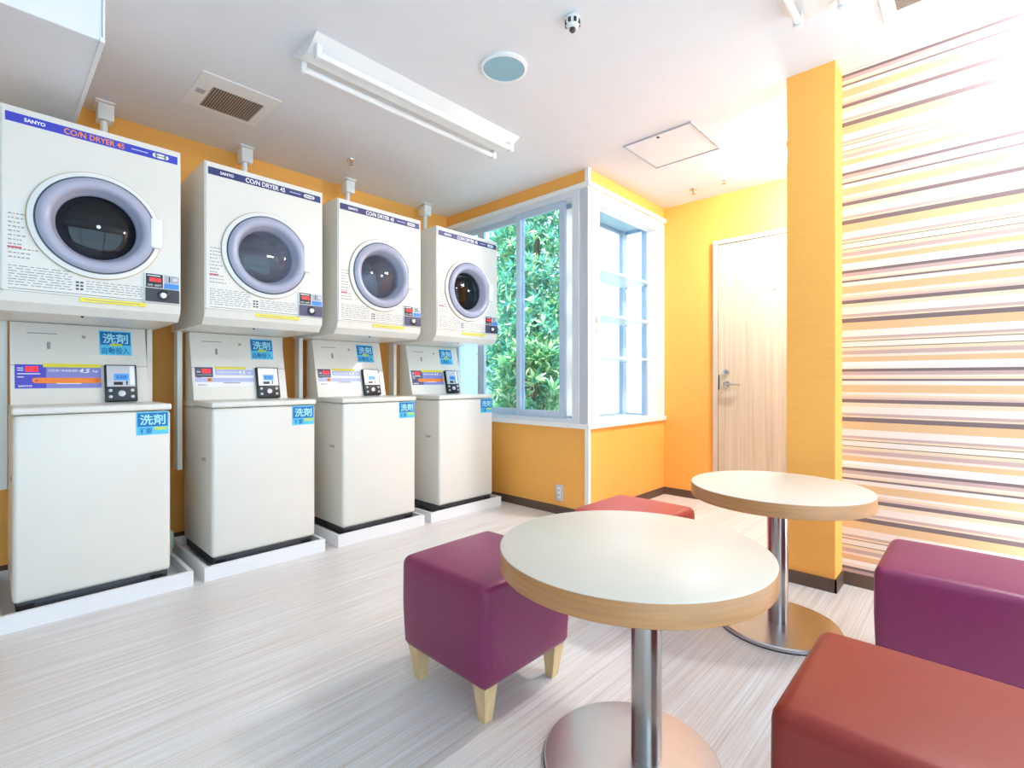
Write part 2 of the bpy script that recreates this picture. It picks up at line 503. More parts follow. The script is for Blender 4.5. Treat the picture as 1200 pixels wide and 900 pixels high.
# door
d1 = struct('door_1', [(DX - .022, DX - .002, .80, 1.548, .008, 2.085)], M['veneer'])
bm = bmesh.new()
box(bm, DX - .03, DX, 1.553, 1.59, 0, 2.125, .002)
box(bm, DX - .03, DX, .755, .795, 0, 2.125, .002)
box(bm, DX - .03, DX, .795, 1.553, 2.09, 2.125, .002)
link('door_frame', bm, M['beige_frame'], d1)
struct('door_gap', [(DX - .006, DX - .003, 1.548, 1.553, 0, 2.09), (DX - .006, DX - .003, .80, 1.548, 2.085, 2.09)], M['gap'], d1)
frd = Matrix(((0, 0, -1, DX - .022), (-1, 0, 0, 0), (0, 1, 0, 0), (0, 0, 0, 1)))   # s = -y, t = z, n = -x
bm = bmesh.new()
lathe(bm, [(.026, 0), (.026, .012), (.012, .014), (.012, .05)], frd @ Matrix.Translation((-1.485, .965, 0)), 24)
tube(bm, [(DX - .065, 1.485, .965), (DX - .068, 1.45, .965), (DX - .066, 1.40, .962), (DX - .062, 1.37, .96)], .009)
link('door_handle', bm, M['chrome'], d1, True)
bm = bmesh.new()
lathe(bm, [(.024, 0), (.024, .014), (.016, .018)], frd @ Matrix.Translation((-1.49, 1.06, 0)), 24)
box(bm, -1.494, -1.486, 1.045, 1.075, .016, .026, .001, 1, frd)
link('door_lock', bm, M['chrome'], d1, True)
bm = bmesh.new()
lathe(bm, [(.012, 0), (.012, .006), (.007, .008), (.005, .004)], frd @ Matrix.Translation((-1.136, 1.69, 0)), 16)
box(bm, -1.15, -1.142, 1.675, 1.70, 0, .006, .001, 1, frd)
link('door_viewer', bm, M['grey_plastic'], d1, True)
struct('strike_plate', [(DX - .0235, DX - .0215, 1.54, 1.5475, .92, 1.04)], M['black'], d1)

# ------------------------------------------------------------------ outdoors
struct('trim_4', [(BX + .1, 12, NY + .1, 14, -.15, -.05)], M['ground']).name = 'ground'
struct('wall_outside', [(2.6, 12, 7.6, 7.7, -.05, 2.6)], M['outside_wall'])

def shrub(name, cx, cy, cz, rx, ry, rz, n, m, label, size=.125, seed=1):
    rd = random.Random(seed)
    root = thing(name, (cx, cy, -.05), label, 'shrub')
    bm = bmesh.new()
    count = 0
    while count < n:
        p = Vector((rd.gauss(0, 1), rd.gauss(0, 1), rd.gauss(0, 1))).normalized()
        k = rd.uniform(.35, 1) ** .5
        # lumpy outline
        k *= 1 + .16 * math.sin(5 * p.x + 3 * p.z * 2 + seed) * math.cos(4 * p.y - 3 * p.z)
        c = Vector((p.x * rx * k, p.y * ry * k, cz + .05 + p.z * rz * k))
        if c.z < .1:
            continue
        # a whorl of long leaves at the twig's end
        ax = (p + Vector((rd.uniform(-.6, .6), rd.uniform(-.6, .6), rd.uniform(-.2, .9)))).normalized()
        u = ax.orthogonal().normalized(); w = ax.cross(u)
        L0 = size * rd.uniform(.75, 1.25)
        for j in range(7):
            a = 2 * PI * j / 7 + rd.uniform(-.3, .3)
            tilt = rd.uniform(.5, 1.2)
            d = (ax * math.cos(tilt) + (u * math.cos(a) + w * math.sin(a)) * math.sin(tilt)).normalized()
            sd = d.cross(ax)
            if sd.length < .01:
                continue
            sd.normalize(); nn = sd.cross(d)
            hw = L0 * .14
            v0 = bm.verts.new(c)
            v1 = bm.verts.new(c + d * L0 * .5 + sd * hw + nn * hw * .4)
            v2 = bm.verts.new(c + d * L0 - nn * L0 * .12)
            v3 = bm.verts.new(c + d * L0 * .5 - sd * hw + nn * hw * .4)
            vm = bm.verts.new(c + d * L0 * .5)
            bm.faces.new((v0, v1, vm)); bm.faces.new((v1, v2, vm)); bm.faces.new((v2, v3, vm)); bm.faces.new((v3, v0, vm))
        count += 1
    link('foliage', bm, m, root)
    bm = bmesh.new()
    tube(bm, [(0, 0, 0), (.02, .01, cz * .5), (-.02, 0, cz), (.03, .02, cz + rz * .5)], .035, 8)
    for k in range(6):
        a = k * 1.05
        tube(bm, [(0, 0, cz * .4 + .1 * k), (.5 * rx * math.cos(a), .5 * ry * math.sin(a), cz * .6 + .16 * k)], .014, 6)
    link('stem', bm, M['bark'], root)
    return root
shrub('evergreen_shrub', 4.75, 4.05, 1.9, .55, .62, 1.9, 1250, M['leaf_dark'], 'tall dark evergreen shrub outside, behind the right half of the sliding window', seed=3)
shrub('evergreen_shrub', 5.1, 4.82, 1.7, .5, .36, 1.75, 900, M['leaf_dark'], 'narrower evergreen shrub outside, seen left of the middle window stile', seed=5)
shrub('pale_leaved_shrub', 4.3, 3.75, .75, .3, .42, .75, 320, M['leaf_pale'], 'low pale yellow-green shrub outside at the foot of the sliding window', size=.14, seed=9)

# ------------------------------------------------------------------ ceiling fittings
def batten(x0, x1, yc, label):
    t = thing('fluorescent_fixture', ((x0 + x1) / 2, yc, H), label, 'ceiling light', 'twin-tube ceiling lights')
    L = (x1 - x0) / 2
    bm = bmesh.new()
    prof = [(-.125, -.006), (-.035, -.052), (.035, -.052), (.125, -.006), (.12, 0), (-.12, 0)]
    a = [bm.verts.new((-L, y, z)) for y, z in prof]; b = [bm.verts.new((L, y, z)) for y, z in prof]
    for k in range(6):
        bm.faces.new((a[k], a[(k + 1) % 6], b[(k + 1) % 6], b[k]))
    bm.faces.new(a); bm.faces.new(b)
    link('reflector_body', bm, M['white_trim'], t)
    for s in (-1, 1):
        bm = bmesh.new()
        tube(bm, [(-L + .045, s * .075, -.068), (L - .045, s * .075, -.068)], .0145, 12)
        link('tube_lamp', bm, M['tube_off'], t, True)
        for e in (-1, 1):
            bm = bmesh.new()
            x = e * (L - .03)
            box(bm, x - .013, x + .013, s * .075 - .017, s * .075 + .017, -.088, -.03, .004)
            link('lamp_socket', bm, M['white_trim'], t, True)
    return t
batten(.98, 2.27, 2.2, 'white twin-tube ceiling light in front of the machines, seen whole')
batten(.98, 2.27, .46, 'white twin-tube ceiling light at the top edge, only its end in view')
fr_dn = Matrix(((1, 0, 0, 0), (0, -1, 0, 0), (0, 0, -1, 0), (0, 0, 0, 1)))
for x, y, lab in ((3.55, .76, 'unseen round ceiling lamp added to light the passage behind the orange pillar'), (2.5, -.32, 'unseen round ceiling lamp added to brighten the striped wall, right of the view')):  # unseen lamps, added to light the passage and the striped wall
    t = thing('added_ceiling_lamp', (x, y, H), lab, 'ceiling light')
    bm = bmesh.new(); lathe(bm, [(.15, 0), (.15, .02), (.13, .025)], fr_dn, 32); link('added_lamp_base', bm, M['white_trim'], t, True)
    bm = bmesh.new(); lathe(bm, [(.13, .025), (.13, .07), (.1, .1), (.03, .115)], fr_dn, 32); link('added_lamp_shade', bm, M['dome'] if x > 3 else M['dome_soft'], t, True)

t = thing('added_floor_lamp', (2.62, -.5, 0), 'unseen low round floor lamp added to brighten the striped wall, right of the view', 'lamp')  # added out of view to brighten the foot of the striped wall
bm = bmesh.new(); lathe(bm, [(.11, 0), (.11, .03), (.05, .04), (.05, .09)], UP, 32); link('added_lamp_base', bm, M['white_trim'], t, True)
bm = bmesh.new(); lathe(bm, [(.05, .09), (.1, .12), (.12, .18), (.1, .25), (.04, .28)], UP, 32); link('added_lamp_shade', bm, M['floor_dome'], t, True)

def vent(xc, yc, w, d, gx0, gx1, gy0, gy1, label, badge=False):
    t = thing('ceiling_vent', (xc, yc, H), label, 'vent', 'ceiling ventilation grilles')
    bm = bmesh.new()
    fr_ = [(-w / 2, gx0, -d / 2, d / 2), (gx1, w / 2, -d / 2, d / 2), (gx0, gx1, -d / 2, gy0), (gx0, gx1, gy1, d / 2)]
    for a in fr_:
        box(bm, *a, -.005, 0)
    link('frame', bm, M['white_trim'], t)
    bm = bmesh.new(); box(bm, gx0, gx1, gy0, gy1, -.0015, 0); link('backing', bm, M['grille'], t)
    n = 20
    for k in range(n):
        x = gx0 + (k + .5) * (gx1 - gx0) / n
        bm = bmesh.new()
        box(bm, x - .003, x + .003, gy0, gy1, -.0045, -.002)
        link('slat', bm, M['slat'], t)
    if badge:
        bm = bmesh.new(); box(bm, -.165, -.125, -.015, .03, -.0055, -.0048); link('badge', bm, M['grey_plastic'], t)
vent(.916, 2.935, .37, .385, -.11, .137, -.082, .163, 'square ceiling vent with brown slatted grille above the second machine', True)
vent(2.44, .12, .33, .35, -.13, .10, -.12, .13, 'ceiling vent with dark slots above the striped wall')

t = thing('ceiling_speaker', (1.71, 1.665, H), 'round blue-grey disc with white rim set in the ceiling', 'speaker')
bm = bmesh.new(); lathe(bm, [(.112, 0), (.112, .012), (.1, .016), (.099, .008)], fr_dn, 48); link('rim', bm, M['white_trim'], t, True)
bm = bmesh.new(); lathe(bm, [(.099, .006), (.099, .011), (.0, .0115)], fr_dn, 48); link('disc', bm, M['disc'], t, True)

t = thing('smoke_detector', (1.67, 1.23, H), 'small white ceiling detector with black slots near the top centre', 'detector')
bm = bmesh.new(); lathe(bm, [(.024, 0), (.03, .008), (.031, .03), (.022, .046), (.01, .05)], fr_dn, 24); link('housing', bm, M['white_trim'], t, True)
for k in range(8):
    a = k * PI / 4 + .2
    bm = bmesh.new()
    box(bm, -.006, .006, -.002, .004, -.009, .009, .001, 1, Matrix.Translation((.0285 * math.cos(a), .0285 * math.sin(a), -.028)) @ Matrix.Rotation(a - PI / 2, 4, 'Z'))
    link('slot', bm, M['black'], t)
bm = bmesh.new(); lathe(bm, [(.012, .048), (.013, .058), (.008, .064)], fr_dn, 16); link('sensor_tip', bm, M['grille'], t, True)

t = thing('access_hatch', (3.04, 1.45, H), 'square access hatch panel in the ceiling near the corner window', 'hatch')
bm = bmesh.new(); box(bm, -.215, .215, -.215, .215, -.006, 0, .002); link('panel', bm, M['ceiling'], t)
bm = bmesh.new()
for a in ((-.225, .225, -.225, -.217), (-.225, .225, .217, .225), (-.225, -.217, -.217, .217), (.217, .225, -.217, .217)):
    box(bm, *a, -.009, 0)
link('edge_frame', bm, M['grey_plastic'], t)
bm = bmesh.new(); lathe(bm, [(.009, .006), (.009, .01), (.004, .011)], fr_dn @ Matrix.Translation((-.19, 0, 0)), 16); link('latch', bm, M['gap'], t)

def sprinkler(x, y, label, m):
    t = thing('sprinkler_head', (x, y, H), label, 'sprinkler', 'sprinkler heads')
    bm = bmesh.new(); lathe(bm, [(.028, 0), (.026, .006), (.012, .008)], fr_dn, 20); link('rosette', bm, M['white_trim'] if m else M['chrome'], t, True)
    bm = bmesh.new()
    lathe(bm, [(.009, .006), (.009, .02), (.005, .022), (.005, .035)], fr_dn, 12)
    lathe(bm, [(.003, .034), (.016, .036), (.016, .039), (.003, .041)], fr_dn, 16)
    link('deflector', bm, M['chrome'], t, True)
    bm = bmesh.new()
    for s in (-1, 1):
        tube(bm, [(s * .008, 0, -.018), (s * .012, 0, -.027), (s * .004, 0, -.037)], .002, 6)
    link('yoke', bm, M['chrome'], t, True)
sprinkler(3.83, 1.65, 'metal sprinkler head on the ceiling near the door, left of the pair', 0)
sprinkler(3.79, 1.40, 'pale sprinkler head on the ceiling nearest the pillar, right of the pair', 1)
sprinkler(1.72, 3.13, 'small dark sensor on the ceiling above the third dryer', 0)  # a ceiling sensor, drawn with the sprinkler shape

dk = thing('ceiling_duct_box', (-.4, 2.9, 2.2), 'large white boxed duct hanging from the ceiling above the nearest dryer', 'duct')
bm = bmesh.new(); box(bm, -1.3, .69, -.63, .68, 0, .3, .004); link('casing', bm, M['white_paint'], dk)
bm = bmesh.new(); box(bm, .682, .697, -.637, .68, -.006, .012, .002); box(bm, .69, .697, -.637, -.625, .012, .298, .002)
link('edge_strip', bm, M['white_trim'], dk)

for k, (x, w_) in enumerate(((.455, 'nearest'), (1.165, 'second'), (1.885, 'third'), (2.6, 'farthest'))):
    t = thing('outlet_box', (x, 3.45, H), 'small white outlet box on the ceiling edge above the ' + w_ + ' dryer', 'outlet box', 'outlet boxes above the dryers')
    bm = bmesh.new()
    box(bm, -.045, .04, -.03, .1, -.008, 0, .002)
    box(bm, -.035, .035, -.02, .07, -.10, -.012, .006)
    link('housing', bm, M['white_trim'], t, True)
    bm = bmesh.new()
    tube(bm, [(-.005, .02, -.1), (-.005, .02, -.4)], .017, 12)
    link('conduit', bm, M['white_trim'], t, True)

# ------------------------------------------------------------------ washing machines
AL = math.atan2(.09, .377)
WX = [.08, .795, 1.505, 2.25]
WF = 2.84
names = ['nearest', 'second', 'third', 'farthest']

def sticker(fr, s0, t0, s1, t1, parent, lower):
    st = plate('detergent_sticker', fr, s0, s1, t0, t1, 0, .0012, M['cyan'], parent)
    w = s1 - s0; h = t1 - t0
    cut = t0 + h * (.36 if lower else .42)
    plate('sticker_band', fr, s0 + w * .03, s1 - w * .03, cut, t1 - h * .05, .0012, .0018, M['deep_blue'], st)
    text('洗剤', fr, (s0 + s1) / 2, (cut + t1 - h * .05) / 2, .0018, w * .8, (t1 - cut) * .72, M['pale_cyan'], st, bold=.02)
    if lower:
        text('不要', fr, s0 + w * .27, t0 + h * .17, .0018, w * .42, h * .24, M['deep_blue'], st, bold=.012)
        plate('sticker_tab', fr, s0 + w * .54, s1 - w * .06, t0 + h * .2, t0 + h * .32, .0012, .0018, M['lime'], st)
    else:
        text('自動投入', fr, (s0 + s1) / 2, t0 + h * .18, .0018, w * .86, h * .27, M['deep_blue'], st, bold=.012)
        plate('sticker_tab', fr, s0 + w * .32, s1 - w * .3, cut - h * .05, cut + h * .05, .0018, .0024, M['lime'], st)
    return st

def washer(i):
    x0 = WX[i]
    zb = .02
    look = [' with blue and orange display strip', ' with washed-out lilac display strip', ' with pale lilac display strip', ' with violet and orange display strip'][i]
    t = thing('washing_machine', (x0, WF, zb), 'cream coin washing machine' + look + ', ' + names[i] + ' of the row', 'washing machine', 'coin washing machines')
    def P(name, bx, m, bev=0, seg=2, smooth=True):
        bm = bmesh.new()
        for b in (bx if isinstance(bx, list) else [bx]):
            box(bm, b[0], b[1], b[2], b[3], b[4] - zb, b[5] - zb, bev, seg)
        return link(name, bm, m, t, smooth and bev > 0)
    P('cabinet', (0, .54, 0, .52, .088, .853), M['cream'], .018, 3)
    P('lid', (-.003, .543, -.006, .335, .856, .886), M['cream'], .009, 3)
    P('top_rear', (0, .54, .335, .52, .85, .886), M['cream'], .004)
    P('plinth', (.01, .53, .012, .51, .04, .092), M['dark_base'], .012)
    for fx in (.04, .47):
        for fy in (.03, .46):
            f = bmesh.new()
            lathe(f, [(.022, .02 - zb), (.022, .034 - zb), (.014, .045 - zb)], Matrix.Translation((fx + .015, fy, 0)), 16)
            link('foot', f, M['black'], t, True)
    for q in (.012, .46):
        P('foot_notch', (q, q + .05, .004, .013, .052, .078), M['black'])
    # control panel leaning back
    fr = FR((0, .33, .886 - zb), AL)
    bm = bmesh.new()
    ca, sa = math.cos(AL), math.sin(AL)
    prof = [(.33, .886), (.33 + .395 * sa, .886 + .395 * ca), (.5, 1.27), (.5, .886)]
    a = [bm.verts.new((.004, y, z - zb)) for y, z in prof]; b = [bm.verts.new((.514, y, z - zb)) for y, z in prof]
    for k in range(4):
        bm.faces.new((a[k], a[(k + 1) % 4], b[(k + 1) % 4], b[k]))
    bm.faces.new(a); bm.faces.new(b)
    link('control_panel', bm, M['cream'], t)
    plate('panel_seam', fr, .004, .514, .186, .189, 0, .0008, M['slat'], t)
    plate('keyhole', fr, .128, .140, .268, .302, 0, .003, M['grey_print'], t, .001)
    plate('printed_name', fr, .06, .165, .342, .346, 0, .0006, M['grey_print'], t)
    plate('panel_screw', fr, .255, .27, .328, .342, 0, .001, M['slat'], t)
    # display strip
    purple = i in (0, 3)
    s0, s1, t0, t1 = .018, .325, .076, .19
    ds = plate('display_strip', fr, s0, s1, t0, t1, 0, .0012, M['violet'] if purple else M['pale_print'], t)
    if purple:
        plate('indigo_field', fr, s0, s0 + .105, t0, t1, .0012, .0016, M['indigo'] if i == 0 else M['slate'], ds)
        plate('yellow_band', fr, s0 + .095, s1, t1 - .012, t1 + .006, .0016, .002, M['yellow_print'], ds)
        bm = bmesh.new(); box(bm, s0 + .07, s1 - .012, t0 + .024, t0 + .05, .002, .0026, 0, 1, fr)
        for q in (s0 + .07, s1 - .012):
            lathe(bm, [(.013, .002), (.013, .0026)], shift(fr, q, t0 + .037), 16)
        link('orange_bar', bm, M['orange_bar'], ds)
        bm = bmesh.new(); lathe(bm, [(.0125, .0026), (.0125, .003)], shift(fr, s0 + .071, t0 + .037), 16); link('bar_end', bm, M['orange_print'], ds)
        plate('bar_arrow', fr, s0 + .066, s0 + .078, t0 + .033, t0 + .041, .003, .0034, M['red_print'], ds)
    else:
        plate('lilac_band', fr, s0 + .1, s1, t1 - .046, t1 - .012, .0012, .0016, M['lilac'], ds)
        plate('lilac_band', fr, s0, s1, t0 + .028, t0 + .052, .0012, .0016, M['lilac'], ds)
        plate('yellow_band', fr, s0 + .1, s1 - .04, t1 - .010, t1 + .004, .0016, .002, M['yellow_print'], ds)
        plate('slate_field', fr, s0, s0 + .09, t0 + .056, t1, .0012, .0016, M['slate'], ds)
        plate('orange_mark', fr, s0 + .058, s0 + .082, t0 + .029, t0 + .051, .0018, .0022, M['orange_print'], ds)
        plate('bar_arrow', fr, s0 + .066, s0 + .074, t0 + .036, t0 + .044, .0022, .0026, M['black'], ds)
    plate('red_display', fr, s0 + .036, s0 + .078, t1 - .034, t1 - .010, .0016, .0024, M['led'], ds)
    bars = plate('small_print', fr, s0 + .008, s0 + .028, t1 - .03, t1 - .026, .0016, .002, M['white_print'], ds)
    for q, (a_, b_, c_, d_) in enumerate(((.008, .028, .016, .02), (.008, .085, .043, .047), (.008, .03, .058, .062), (.14, .23, .088, .094))):
        plate('small_print', fr, s0 + a_, s0 + b_, t1 - d_, t1 - c_, .0016, .002, M['white_print'] if purple else M['grey_print'], ds)
    text('CO/N WASHER', fr, s0 + .165, t1 - .028, .0018, .105, .012, M['white_print'], ds, shear=.2, bold=.01)
    text('4.5', fr, s0 + .243, t1 - .028, .0018, .042, .022, M['white_print'], ds, shear=.25, bold=.02)
    text('kg', fr, s0 + .284, t1 - .03, .0018, .022, .014, M['white_print'], ds, shear=.2)
    text('SANYO', fr, s0 + .034, t0 + .011, .0018, .046, .009, M['white_print'] if purple else M['grey_print'], ds, bold=.02)
    # coin unit
    c0, c1 = .335, .465
    cu = plate('coin_unit', fr, c0, c1, .002, .19, 0, .024, M['black'], t, .004)
    plate('silver_face', fr, c0 + .008, c1 - .008, .076, .184, .024, .026, M['silver'], cu)
    plate('price_screen', fr, c0 + .036, c1 - .034, .108, .142, .026, .0275, M['lcd'], cu)
    text('¥300', fr, (c0 + c1) / 2, .125, .0277, .042, .018, M['navy_strip'], cu)
    plate('bill_slot', fr, c0 + .034, c0 + .07, .084, .1, .026, .028, M['black'], cu)
    plate('coin_slot', fr, c0 + .084, c0 + .09, .084, .104, .026, .028, M['black'], cu)
    plate('white_edge', fr, c1 - .03, c1 - .012, .084, .182, .026, .0275, M['white_print'], cu)
    for q in (.02, .108):
        for v in (.024, .056):
            bm = bmesh.new(); lathe(bm, [(.008, .024), (.008, .028), (.004, .03)], shift(fr, c0 + q, v), 14); link('button', bm, M['silver'], cu, True)
    bm = bmesh.new(); lathe(bm, [(.015, .024), (.015, .03), (.008, .032)], shift(fr, (c0 + c1) / 2, .04), 18); link('lock_knob', bm, M['silver'], cu, True)
    sticker(fr, .322, .246, .452, .374, t, False)
    sticker(FR((0, -.0004, -zb)), .405, .742, .53, .85, t, True)
    bm = bmesh.new(); box(bm, -.0025, 0, .10, .16, .575 - zb, .592 - zb, .001); link('side_plate', bm, M['grey_plastic'], t)
    if i == 0:
        bm = bmesh.new()
        tube(bm, [(.54, .36, .2 - zb), (.575, .35, .2 - zb), (.6, .34, .17 - zb), (.605, .335, .12 - zb), (.59, .335, .08 - zb), (.56, .36, .06 - zb), (.53, .38, .06 - zb)], .027, 12)
        link('drain_hose', bm, M['hose'], t, True)
    return t
for i in range(4):
    washer(i)
    tx0, tx1 = ((.064, .702), (.749, 1.37), (1.45, 2.085), (2.14, 2.835))[i]
    if i == 0:
        tx0 = .03
    t = thing('drip_tray', ((tx0 + tx1) / 2, 3.1, 0), 'white floor tray under the ' + names[i] + ' washing machine', 'tray', 'floor trays under the washers')
    bm = bmesh.new(); hw = (tx1 - tx0) / 2
    box(bm, -hw, hw, -.31, .37, 0, .02)
    for a in ((-hw, hw, -.31, -.29), (-hw, hw, .35, .37), (-hw, -hw + .018, -.29, .35), (hw - .018, hw, -.29, .35)):
        box(bm, *a, .02, .07)
    link('basin', bm, M['tray'], t)

# ------------------------------------------------------------------ dryers
DXS = [.044, .742, 1.432, 2.165]
DF = 2.76
def dryer(i):
    x0 = DXS[i]; zb = 1.272; W = .598
    look = ['with bright blue strip and orange lettering', 'with navy strip, left of the third', 'with navy strip, right of the second', 'in front of the window'][i]
    t = thing('tumble_dryer', (x0, DF, zb), 'cream coin tumble dryer ' + look + ', ' + names[i] + ' of the row', 'tumble dryer', 'coin tumble dryers')
    cz = 1.656 - zb; cx = .296
    R = .196       # door opening
    # cabinet: side profile with the front lip curling under
    prof = [(0, 2.075), (0, 1.35), (.012, 1.31), (.05, 1.275), (.62, 1.272), (.62, 2.075)]
    bm = bmesh.new()
    a = [bm.verts.new((0, y, z - zb)) for y, z in prof]; b = [bm.verts.new((W, y, z - zb)) for y, z in prof]
    bm.faces.new(a); bm.faces.new(b)
    for k in range(1, 6):
        bm.faces.new((a[k], a[(k + 1) % 6], b[(k + 1) % 6], b[k]))
    # front face with a round opening, drum well behind it
    seg = 64
    fr = FR((0, 0, -zb)); fc = FR((cx, 0, cz))
    ring = [bm.verts.new(fc @ Vector((R * math.cos(2 * PI * k / seg), R * math.sin(2 * PI * k / seg), 0))) for k in range(seg)]
    z1 = 2.075 - zb; z0 = 1.35 - zb
    corners = {8: b[0], 24: a[0], 40: a[1], 56: b[1]}
    for k in range(seg):
        k2 = (k + 1) % seg
        q = [24, 40, 56, 8][(((k - 8) // 16) % 4)]
        side = ((k - 8) // 16) % 4
        start = [8, 24, 40, 56][side]
        if k == start:
            nxt = [24, 40, 56, 8][side]
            bm.faces.new((corners[start], corners[nxt], ring[(start + 8) % seg]))
        cor = corners[start] if (k - start) % seg < 8 else corners[[24, 40, 56, 8][side]]
        bm.faces.new((ring[k], ring[k2], cor))
    back = [bm.verts.new(fc @ Vector((R * math.cos(2 * PI * k / seg), R * math.sin(2 * PI * k / seg), -.06))) for k in range(seg)]
    for k in range(seg):
        bm.faces.new((ring[k], ring[(k + 1) % seg], back[(k + 1) % seg], back[k]))
    es = [e for e in bm.edges if set(e.verts) <= set(a + b) and not e.is_boundary and len(e.link_faces) == 2 and
          ((e.verts[0] in a[:2] and e.verts[1] in a[:2]) or (e.verts[0] in b[:2] and e.verts[1] in b[:2]) or set(e.verts) == {a[0], b[0]})]
    bmesh.ops.bevel(bm, geom=es, offset=.006, segments=2, affect='EDGES')
    link('cabinet', bm, M['cream'], t)
    # drum
    bm = bmesh.new()
    lathe(bm, [(R, -.06), (.25, -.062), (.25, -.45), (.05, -.46), (.012, -.455)], fc, 64, caps=(0, 1))
    link('drum', bm, M['drum'], t, True)
    # door: tan line, white bezel, dark joint, lilac dished ring, glass
    dr = bmesh.new()
    lathe(dr, [(.226, 0), (.226, .006), (.222, .007), (.222, 0)], fc, 72, True)
    door = link('door', dr, M['ring_tan'], t, True)
    bm = bmesh.new(); lathe(bm, [(.223, .001), (.223, .010), (.207, .016), (.204, .014), (.204, .001)], fc, 72, True); link('bezel', bm, M['white_trim'], door, True)
    bm = bmesh.new(); lathe(bm, [(.204, .001), (.204, .015), (.198, .016), (.198, .001)], fc, 72, True); link('seal', bm, M['ring_dark'], door, True)
    bm = bmesh.new(); lathe(bm, [(.198, .001), (.198, .020), (.188, .030), (.172, .033), (.158, .026), (.15, .014), (.146, -.004), (.14, -.012), (.135, -.03), (.133, -.05), (.19, -.055)], fc, 72, True); link('ring', bm, M['ring_lilac'], door, True)
    bm = bmesh.new(); lathe(bm, [(.137, -.03), (.13, -.022), (.09, -.010), (.04, -.004), (.002, -.003)], fc, 64, caps=(0, 1))
    link('door_window', bm, M['door_glass_lit'] if i in (1, 2) else M['door_glass'], door, True)
    bm = bmesh.new(); lathe(bm, [(.008, -.001), (.007, .002), (.003, .003)], fc, 16); link('window_stud', bm, M['white_print'], door, True)
    plate('handle', fr, .474, .518, 1.598, 1.73, .001, .036, M['white_trim'], door, .005)
    # brand strip
    bs = plate('brand_strip', fr, .014, .584, 2.012, 2.048, 0, .0012, M['blue_strip'] if i == 0 else M['navy_strip'], t)
    text('SANYO', fr, .098, 2.03, .0014, .062, .015, M['white_print'], bs, bold=.03)
    text('CO/N DRYER 45', fr, .285, 2.03, .0014, .20, .024, M['orange_print'] if i == 0 else M['white_print'], bs, bold=.02)
    plate('small_print', fr, .41, .47, 2.028, 2.033, .0012, .0018, M['lilac'], bs)
    bm = bmesh.new(); box(bm, .497, .539, 2.02, 2.04, .0012, .0018, 0, 1, fr)
    for q in (.497, .539):
        lathe(bm, [(.01, .0012), (.01, .0018)], shift(fr, q, 2.03), 14)
    pl = link('oval_badge', bm, M['white_print'], bs)
    plate('badge_print', fr, .497, .539, 2.027, 2.033, .0018, .0022, M['grey_print'], bs)
    # printed instructions
    bm = bmesh.new()
    rd = random.Random(40 + i)
    for r_ in range(11):        # narrow column beside the door
        z = 1.65 - r_ * .017
        L = .03 + rd.random() * .022 if z > 1.53 else .05 + rd.random() * .03
        x = .022
        while x < .022 + L:
            w = rd.uniform(.004, .012); box(bm, x, x + w, z, z + .0045, 0, .0008, 0, 1, fr); x += w + .004
    link('printed_instructions', bm, M['grey_print'], t)
    for xa, xb, nm in ((.022, .21, 'printed_table'), (.255, .45, 'printed_notes')):
        bm = bmesh.new()         # table of programmes and notes along the foot
        for r_ in range(8 if xa < .1 else 5):
            z = 1.447 - (r_ if xa < .1 else r_ + 3) * .0105
            x = xa
            while x < xb - .008:
                w = min(rd.uniform(.008, .03), xb - x)
                box(bm, x, x + w, z, z + .0032, 0, .0008, 0, 1, fr)
                x += w + rd.uniform(.003, .01)
        link(nm, bm, M['grey_print'], t)
    bm = bmesh.new(); box(bm, .022, .462, 1.3585, 1.3605, 0, .0008, 0, 1, fr)
    for r_ in range(3):
        for c_ in range(2):
            box(bm, .222 + c_ * .014, .232 + c_ * .014, 1.405 - r_ * .014, 1.413 - r_ * .014, 0, .0012, 0, 1, fr)
    link('printed_rule', bm, M['ring_dark'], t)
    plate('red_print', fr, .02, .06, 1.518, 1.524, 0, .001, M['red_print'], t)
    plate('lower_seam', fr, .0, W, 1.3495, 1.3515, 0, .0006, M['slat'], t)
    yl = plate('yellow_notice', fr, .236, .462, 1.330, 1.347, -.004, .0012, M['yellow_print'], t)
    plate('notice_print', fr, .25, .44, 1.337, 1.340, .0012, .0016, M['grey_print'], yl)
    # coin control
    cu = plate('coin_unit', fr, .456, .592, 1.354, 1.487, 0, .008, M['white_trim'], t, .002)
    plate('display', fr, .461, .525, 1.422, 1.483, .008, .0095, M['black'], cu)
    plate('red_display', fr, .474, .517, 1.449, 1.465, .0095, .0105, M['led'], cu)
    text('10分 100円', fr, .493, 1.432, .0097, .05, .011, M['white_print'], cu)
    plate('display_print', fr, .466, .515, 1.473, 1.477, .0095, .0102, M['white_print'], cu)
    plate('coin_plate', fr, .53, .588, 1.448, 1.483, .008, .0095, M['grey_plastic'], cu)
    plate('coin_slot', fr, .548, .552, 1.452, 1.478, .0095, .0105, M['black'], cu)
    bm = bmesh.new(); lathe(bm, [(.01, .0095), (.01, .014), (.006, .016)], shift(fr, .57, 1.466), 16); link('return_button', bm, M['silver'], cu, True)
    plate('blue_print', fr, .53, .588, 1.421, 1.446, .008, .0095, M['blue_print'], cu)
    plate('lock_plate', fr, .459, .589, 1.357, 1.418, .008, .012, M['slate'] if i else M['dark_base'], cu)
    bm = bmesh.new(); lathe(bm, [(.024, .012), (.024, .016), (.018, .018)], shift(fr, .527, 1.388), 24); link('lock_collar', bm, M['black'], cu, True)
    bm = bmesh.new(); lathe(bm, [(.013, .017), (.012, .024), (.006, .026)], shift(fr, .525, 1.388), 20); link('lock_knob', bm, M['white_trim'], cu, True)
